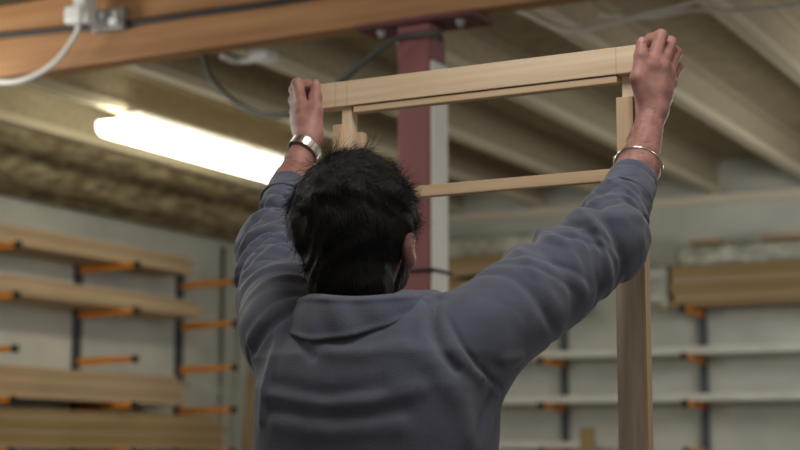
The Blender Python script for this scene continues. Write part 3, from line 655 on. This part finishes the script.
for i in pick:
    pl_ = loc[i].astype(float); n = nl[i].astype(float)
    if n@pl_ < 0: continue
    away = pl_-CRN; away -= n*(away@n); away = away/(np.linalg.norm(away)+1e-6)
    sw = np.cross(n, away)                                         # swirl around the crown
    g = mnoise.noise_vector(Vector(pl_*22)); g2 = mnoise.noise_vector(Vector(pl_*60+[5, 0, 0]))
    up_ = max(0, pl_[2]/.11)*.55
    dr = away*.9 + sw*.35 + n*(.22+.25*up_) + np.array(g)*.75 + np.array(g2)*.4 + rng.normal(0, .10, 3)
    dr = unit(dr); L = (.022+.024*(up_+.4)*rng.random())*(1 if pl_[2] > -.06 else .45); pos_ = pl_ - n*.004; st = L/(NS-1)
    if rng.random() < .025: L *= 1.5; st *= 1.4; dr = unit(dr+n*.35)
    curl = rng.normal(0, .12, 3) + np.array(g)*.22; rr = rng.uniform(.00035, .00065); pts = []
    for k in range(NS):
        pts.append(pos_.copy()); dr = unit(dr + curl - n*.13 + np.array([0, 0, -.05])); pos_ = pos_ + dr*st
    sd = unit(np.cross(dr, n)+1e-6)
    for k, q in enumerate(pts):
        r_ = rr*(1-.75*k/(NS-1)); SV += [q+sd*r_, q-sd*r_*.5+n*r_*.8, q-sd*r_*.5-n*r_*.8]
    for k in range(NS-1):
        a = base+3*k
        for j in range(3): SF.append((a+j, a+(j+1) % 3, a+3+(j+1) % 3, a+3+j))
    base += 3*NS
SV = np.array(SV)@Rh.T + HEAD
q0 = np.empty(len(hme.loops), np.int32); hme.loops.foreach_get('vertex_index', q0); q0 = q0.reshape(-1, 4)
allv = np.concatenate([co, SV]).astype(np.float32); allq = np.concatenate([q0, np.array(SF, np.int32)+len(co)]).astype(np.int32)
me = bpy.data.meshes.new('hair'); me.vertices.add(len(allv)); me.vertices.foreach_set('co', allv.ravel()); me.loops.add(allq.size); me.loops.foreach_set('vertex_index', allq.ravel())
me.polygons.add(len(allq)); me.polygons.foreach_set('loop_start', np.arange(0, allq.size, 4, dtype=np.int32)); me.update(calc_edges=True); me.shade_smooth()
hair = link('hair', me, person, 'hair')
def beard_sdf(p):
    q = headspace(p); y, z = q[:, 1], q[:, 2]
    d = head_sdf(p) - .006 - .0012*np.sin(q[:, 0]*400)*np.sin(z*400+y*300)
    d = smax(d, z+.062-.9*np.maximum(.03-y, 0)*1.0, .01); d = smax(d, .022-y, .008); d = smax(d, -(z+.122), .01)
    return smax(d, -ell(q, (0, .115, -.079), (.028, .03, .014)), .006)
link('beard', sdf_mesh('beard', beard_sdf, HEAD-.17, HEAD+.17, .004), person, 'beard')
for s in (-1, 1):
    bm = bmesh.new(); bmesh.ops.create_uvsphere(bm, u_segments=16, v_segments=10, radius=.0115); o = link('eye', finish(bm, 'eye', True), person, 'eye'); o.location = head_pt((s*.032, .079, -.004))

# ---- thumb nails
M['nail'] = material('nail', srgb(156, 112, 104), srgb(166, 122, 114), .5, (60, 60, 60))
for T in (TR, TL):
    v_ = unit(T[3]-T[2]); n_ = unit(CAM-T[3]); n_ = unit(n_-v_*(n_@v_)+v_*.15); u_ = np.cross(v_, n_); v_ = np.cross(n_, u_)
    mw = Matrix([list(u_*.0062), list(v_*.0078), list(n_*.0016)]).transposed().to_4x4(); mw.translation = Vector(T[3] + n_*.0082 + v_*.001)
    bm = bmesh.new(); bmesh.ops.create_uvsphere(bm, u_segments=16, v_segments=10, radius=1, matrix=mw); link('thumb_nail', finish(bm, 'thumb_nail', True), person, 'nail')

# ---- fine hair on the forearms
bco = np.empty(len(person.data.vertices)*3, np.float32); person.data.vertices.foreach_get('co', bco); bco = bco.reshape(-1, 3)
bno = np.empty(len(person.data.vertices)*3, np.float32); person.data.vertices.foreach_get('normal', bno); bno = bno.reshape(-1, 3)
bm = bmesh.new()
for C_, W_, cnt in ((C_R, W_R, 600), (C_L, W_L, 350)):
    a_ = unit(W_-C_); h = (bco-C_)@a_; rad = np.linalg.norm(bco-C_-h[:, None]*a_, axis=1); ix = np.nonzero((h > -.015) & (h < np.linalg.norm(W_-C_)*.92) & (rad < .06))[0]
    for i in rng.choice(ix, min(cnt, len(ix)), replace=False):
        p_ = bco[i].astype(float); n = bno[i].astype(float); side = np.cross(n, a_)
        d_ = unit(-a_*.6 + side*rng.uniform(.2, .9) + n*.35 + rng.normal(0, .2, 3)); L_ = rng.uniform(.006, .013); sd = unit(np.cross(d_, n))*.00011
        q1 = p_+d_*L_*.5; q2 = p_+unit(d_-n*.45)*L_
        va = [bm.verts.new(Vector(v)) for v in (p_+sd, p_-sd, p_+n*.0002, q1+sd, q1-sd, q1+n*.0002, q2)]
        for f in ((0, 1, 4, 3), (1, 2, 5, 4), (2, 0, 3, 5), (3, 4, 6), (4, 5, 6), (5, 3, 6)): bm.faces.new([va[k] for k in f])
me = bpy.data.meshes.new('arm_hair'); bm.to_mesh(me); bm.free(); tag(link('arm_hair', me, person, 'beard'), kind='stuff')

# ---- watch and bangle
def ring_pts(c, ax, r, n, tilt=(0, 0, 0), sq=1.0):
    ax = unit(np.array(ax)+np.array(tilt)); e1 = unit(np.cross(ax, (0, 1, .1))); e2 = np.cross(ax, e1); return [c + r*(math.cos(a)*e1*sq + math.sin(a)*e2) for a in [2*PI*k/n for k in range(n)]], ax, e1, e2
pts, *_ = ring_pts(P(638.5, 165, 2.682), axR, .0395, 48, tuple(-.12*cR))
tube('bangle', pts, .0029, 'steel', person, 10, True)
wc = P(304.5, 150, 2.972); wax = unit(W_L-C_L)
wt = empty('wristwatch', tuple(wc)); wt.parent = person
_, wx, e1, e2 = ring_pts(wc, wax, 1, 4, tuple(.25*cR))
RW = .0305
for k in range(22):
    a = 2*PI*k/22; rad = math.cos(a)*e1 + math.sin(a)*e2; tan = -math.sin(a)*e1 + math.cos(a)*e2
    mw = Matrix([list(tan), list(wx), list(rad)]).transposed().to_4x4(); mw.translation = Vector(rad*RW)
    bm = bmesh.new(); bm_box(bm, (-.0040, -.0085, -.0016), (.0040, .0085, .0016), mw); link('bracelet_link', finish(bm, 'link', False, .0006), wt, 'steel')
inner = unit(-(CAM-wc)); inner = unit(inner-wx*(inner@wx)); cfc = Vector(inner*(RW+.002))
bm = bmesh.new(); cyl_into(bm, cfc-Vector(inner)*.004, cfc+Vector(inner)*.007, .0185, 28); case = link('watch_case', finish(bm, 'case'), wt, 'steel')
bm = bmesh.new(); cyl_into(bm, cfc+Vector(inner)*.0068, cfc+Vector(inner)*.0078, .0155, 28); link('dial', finish(bm, 'dial'), case, 'dial')
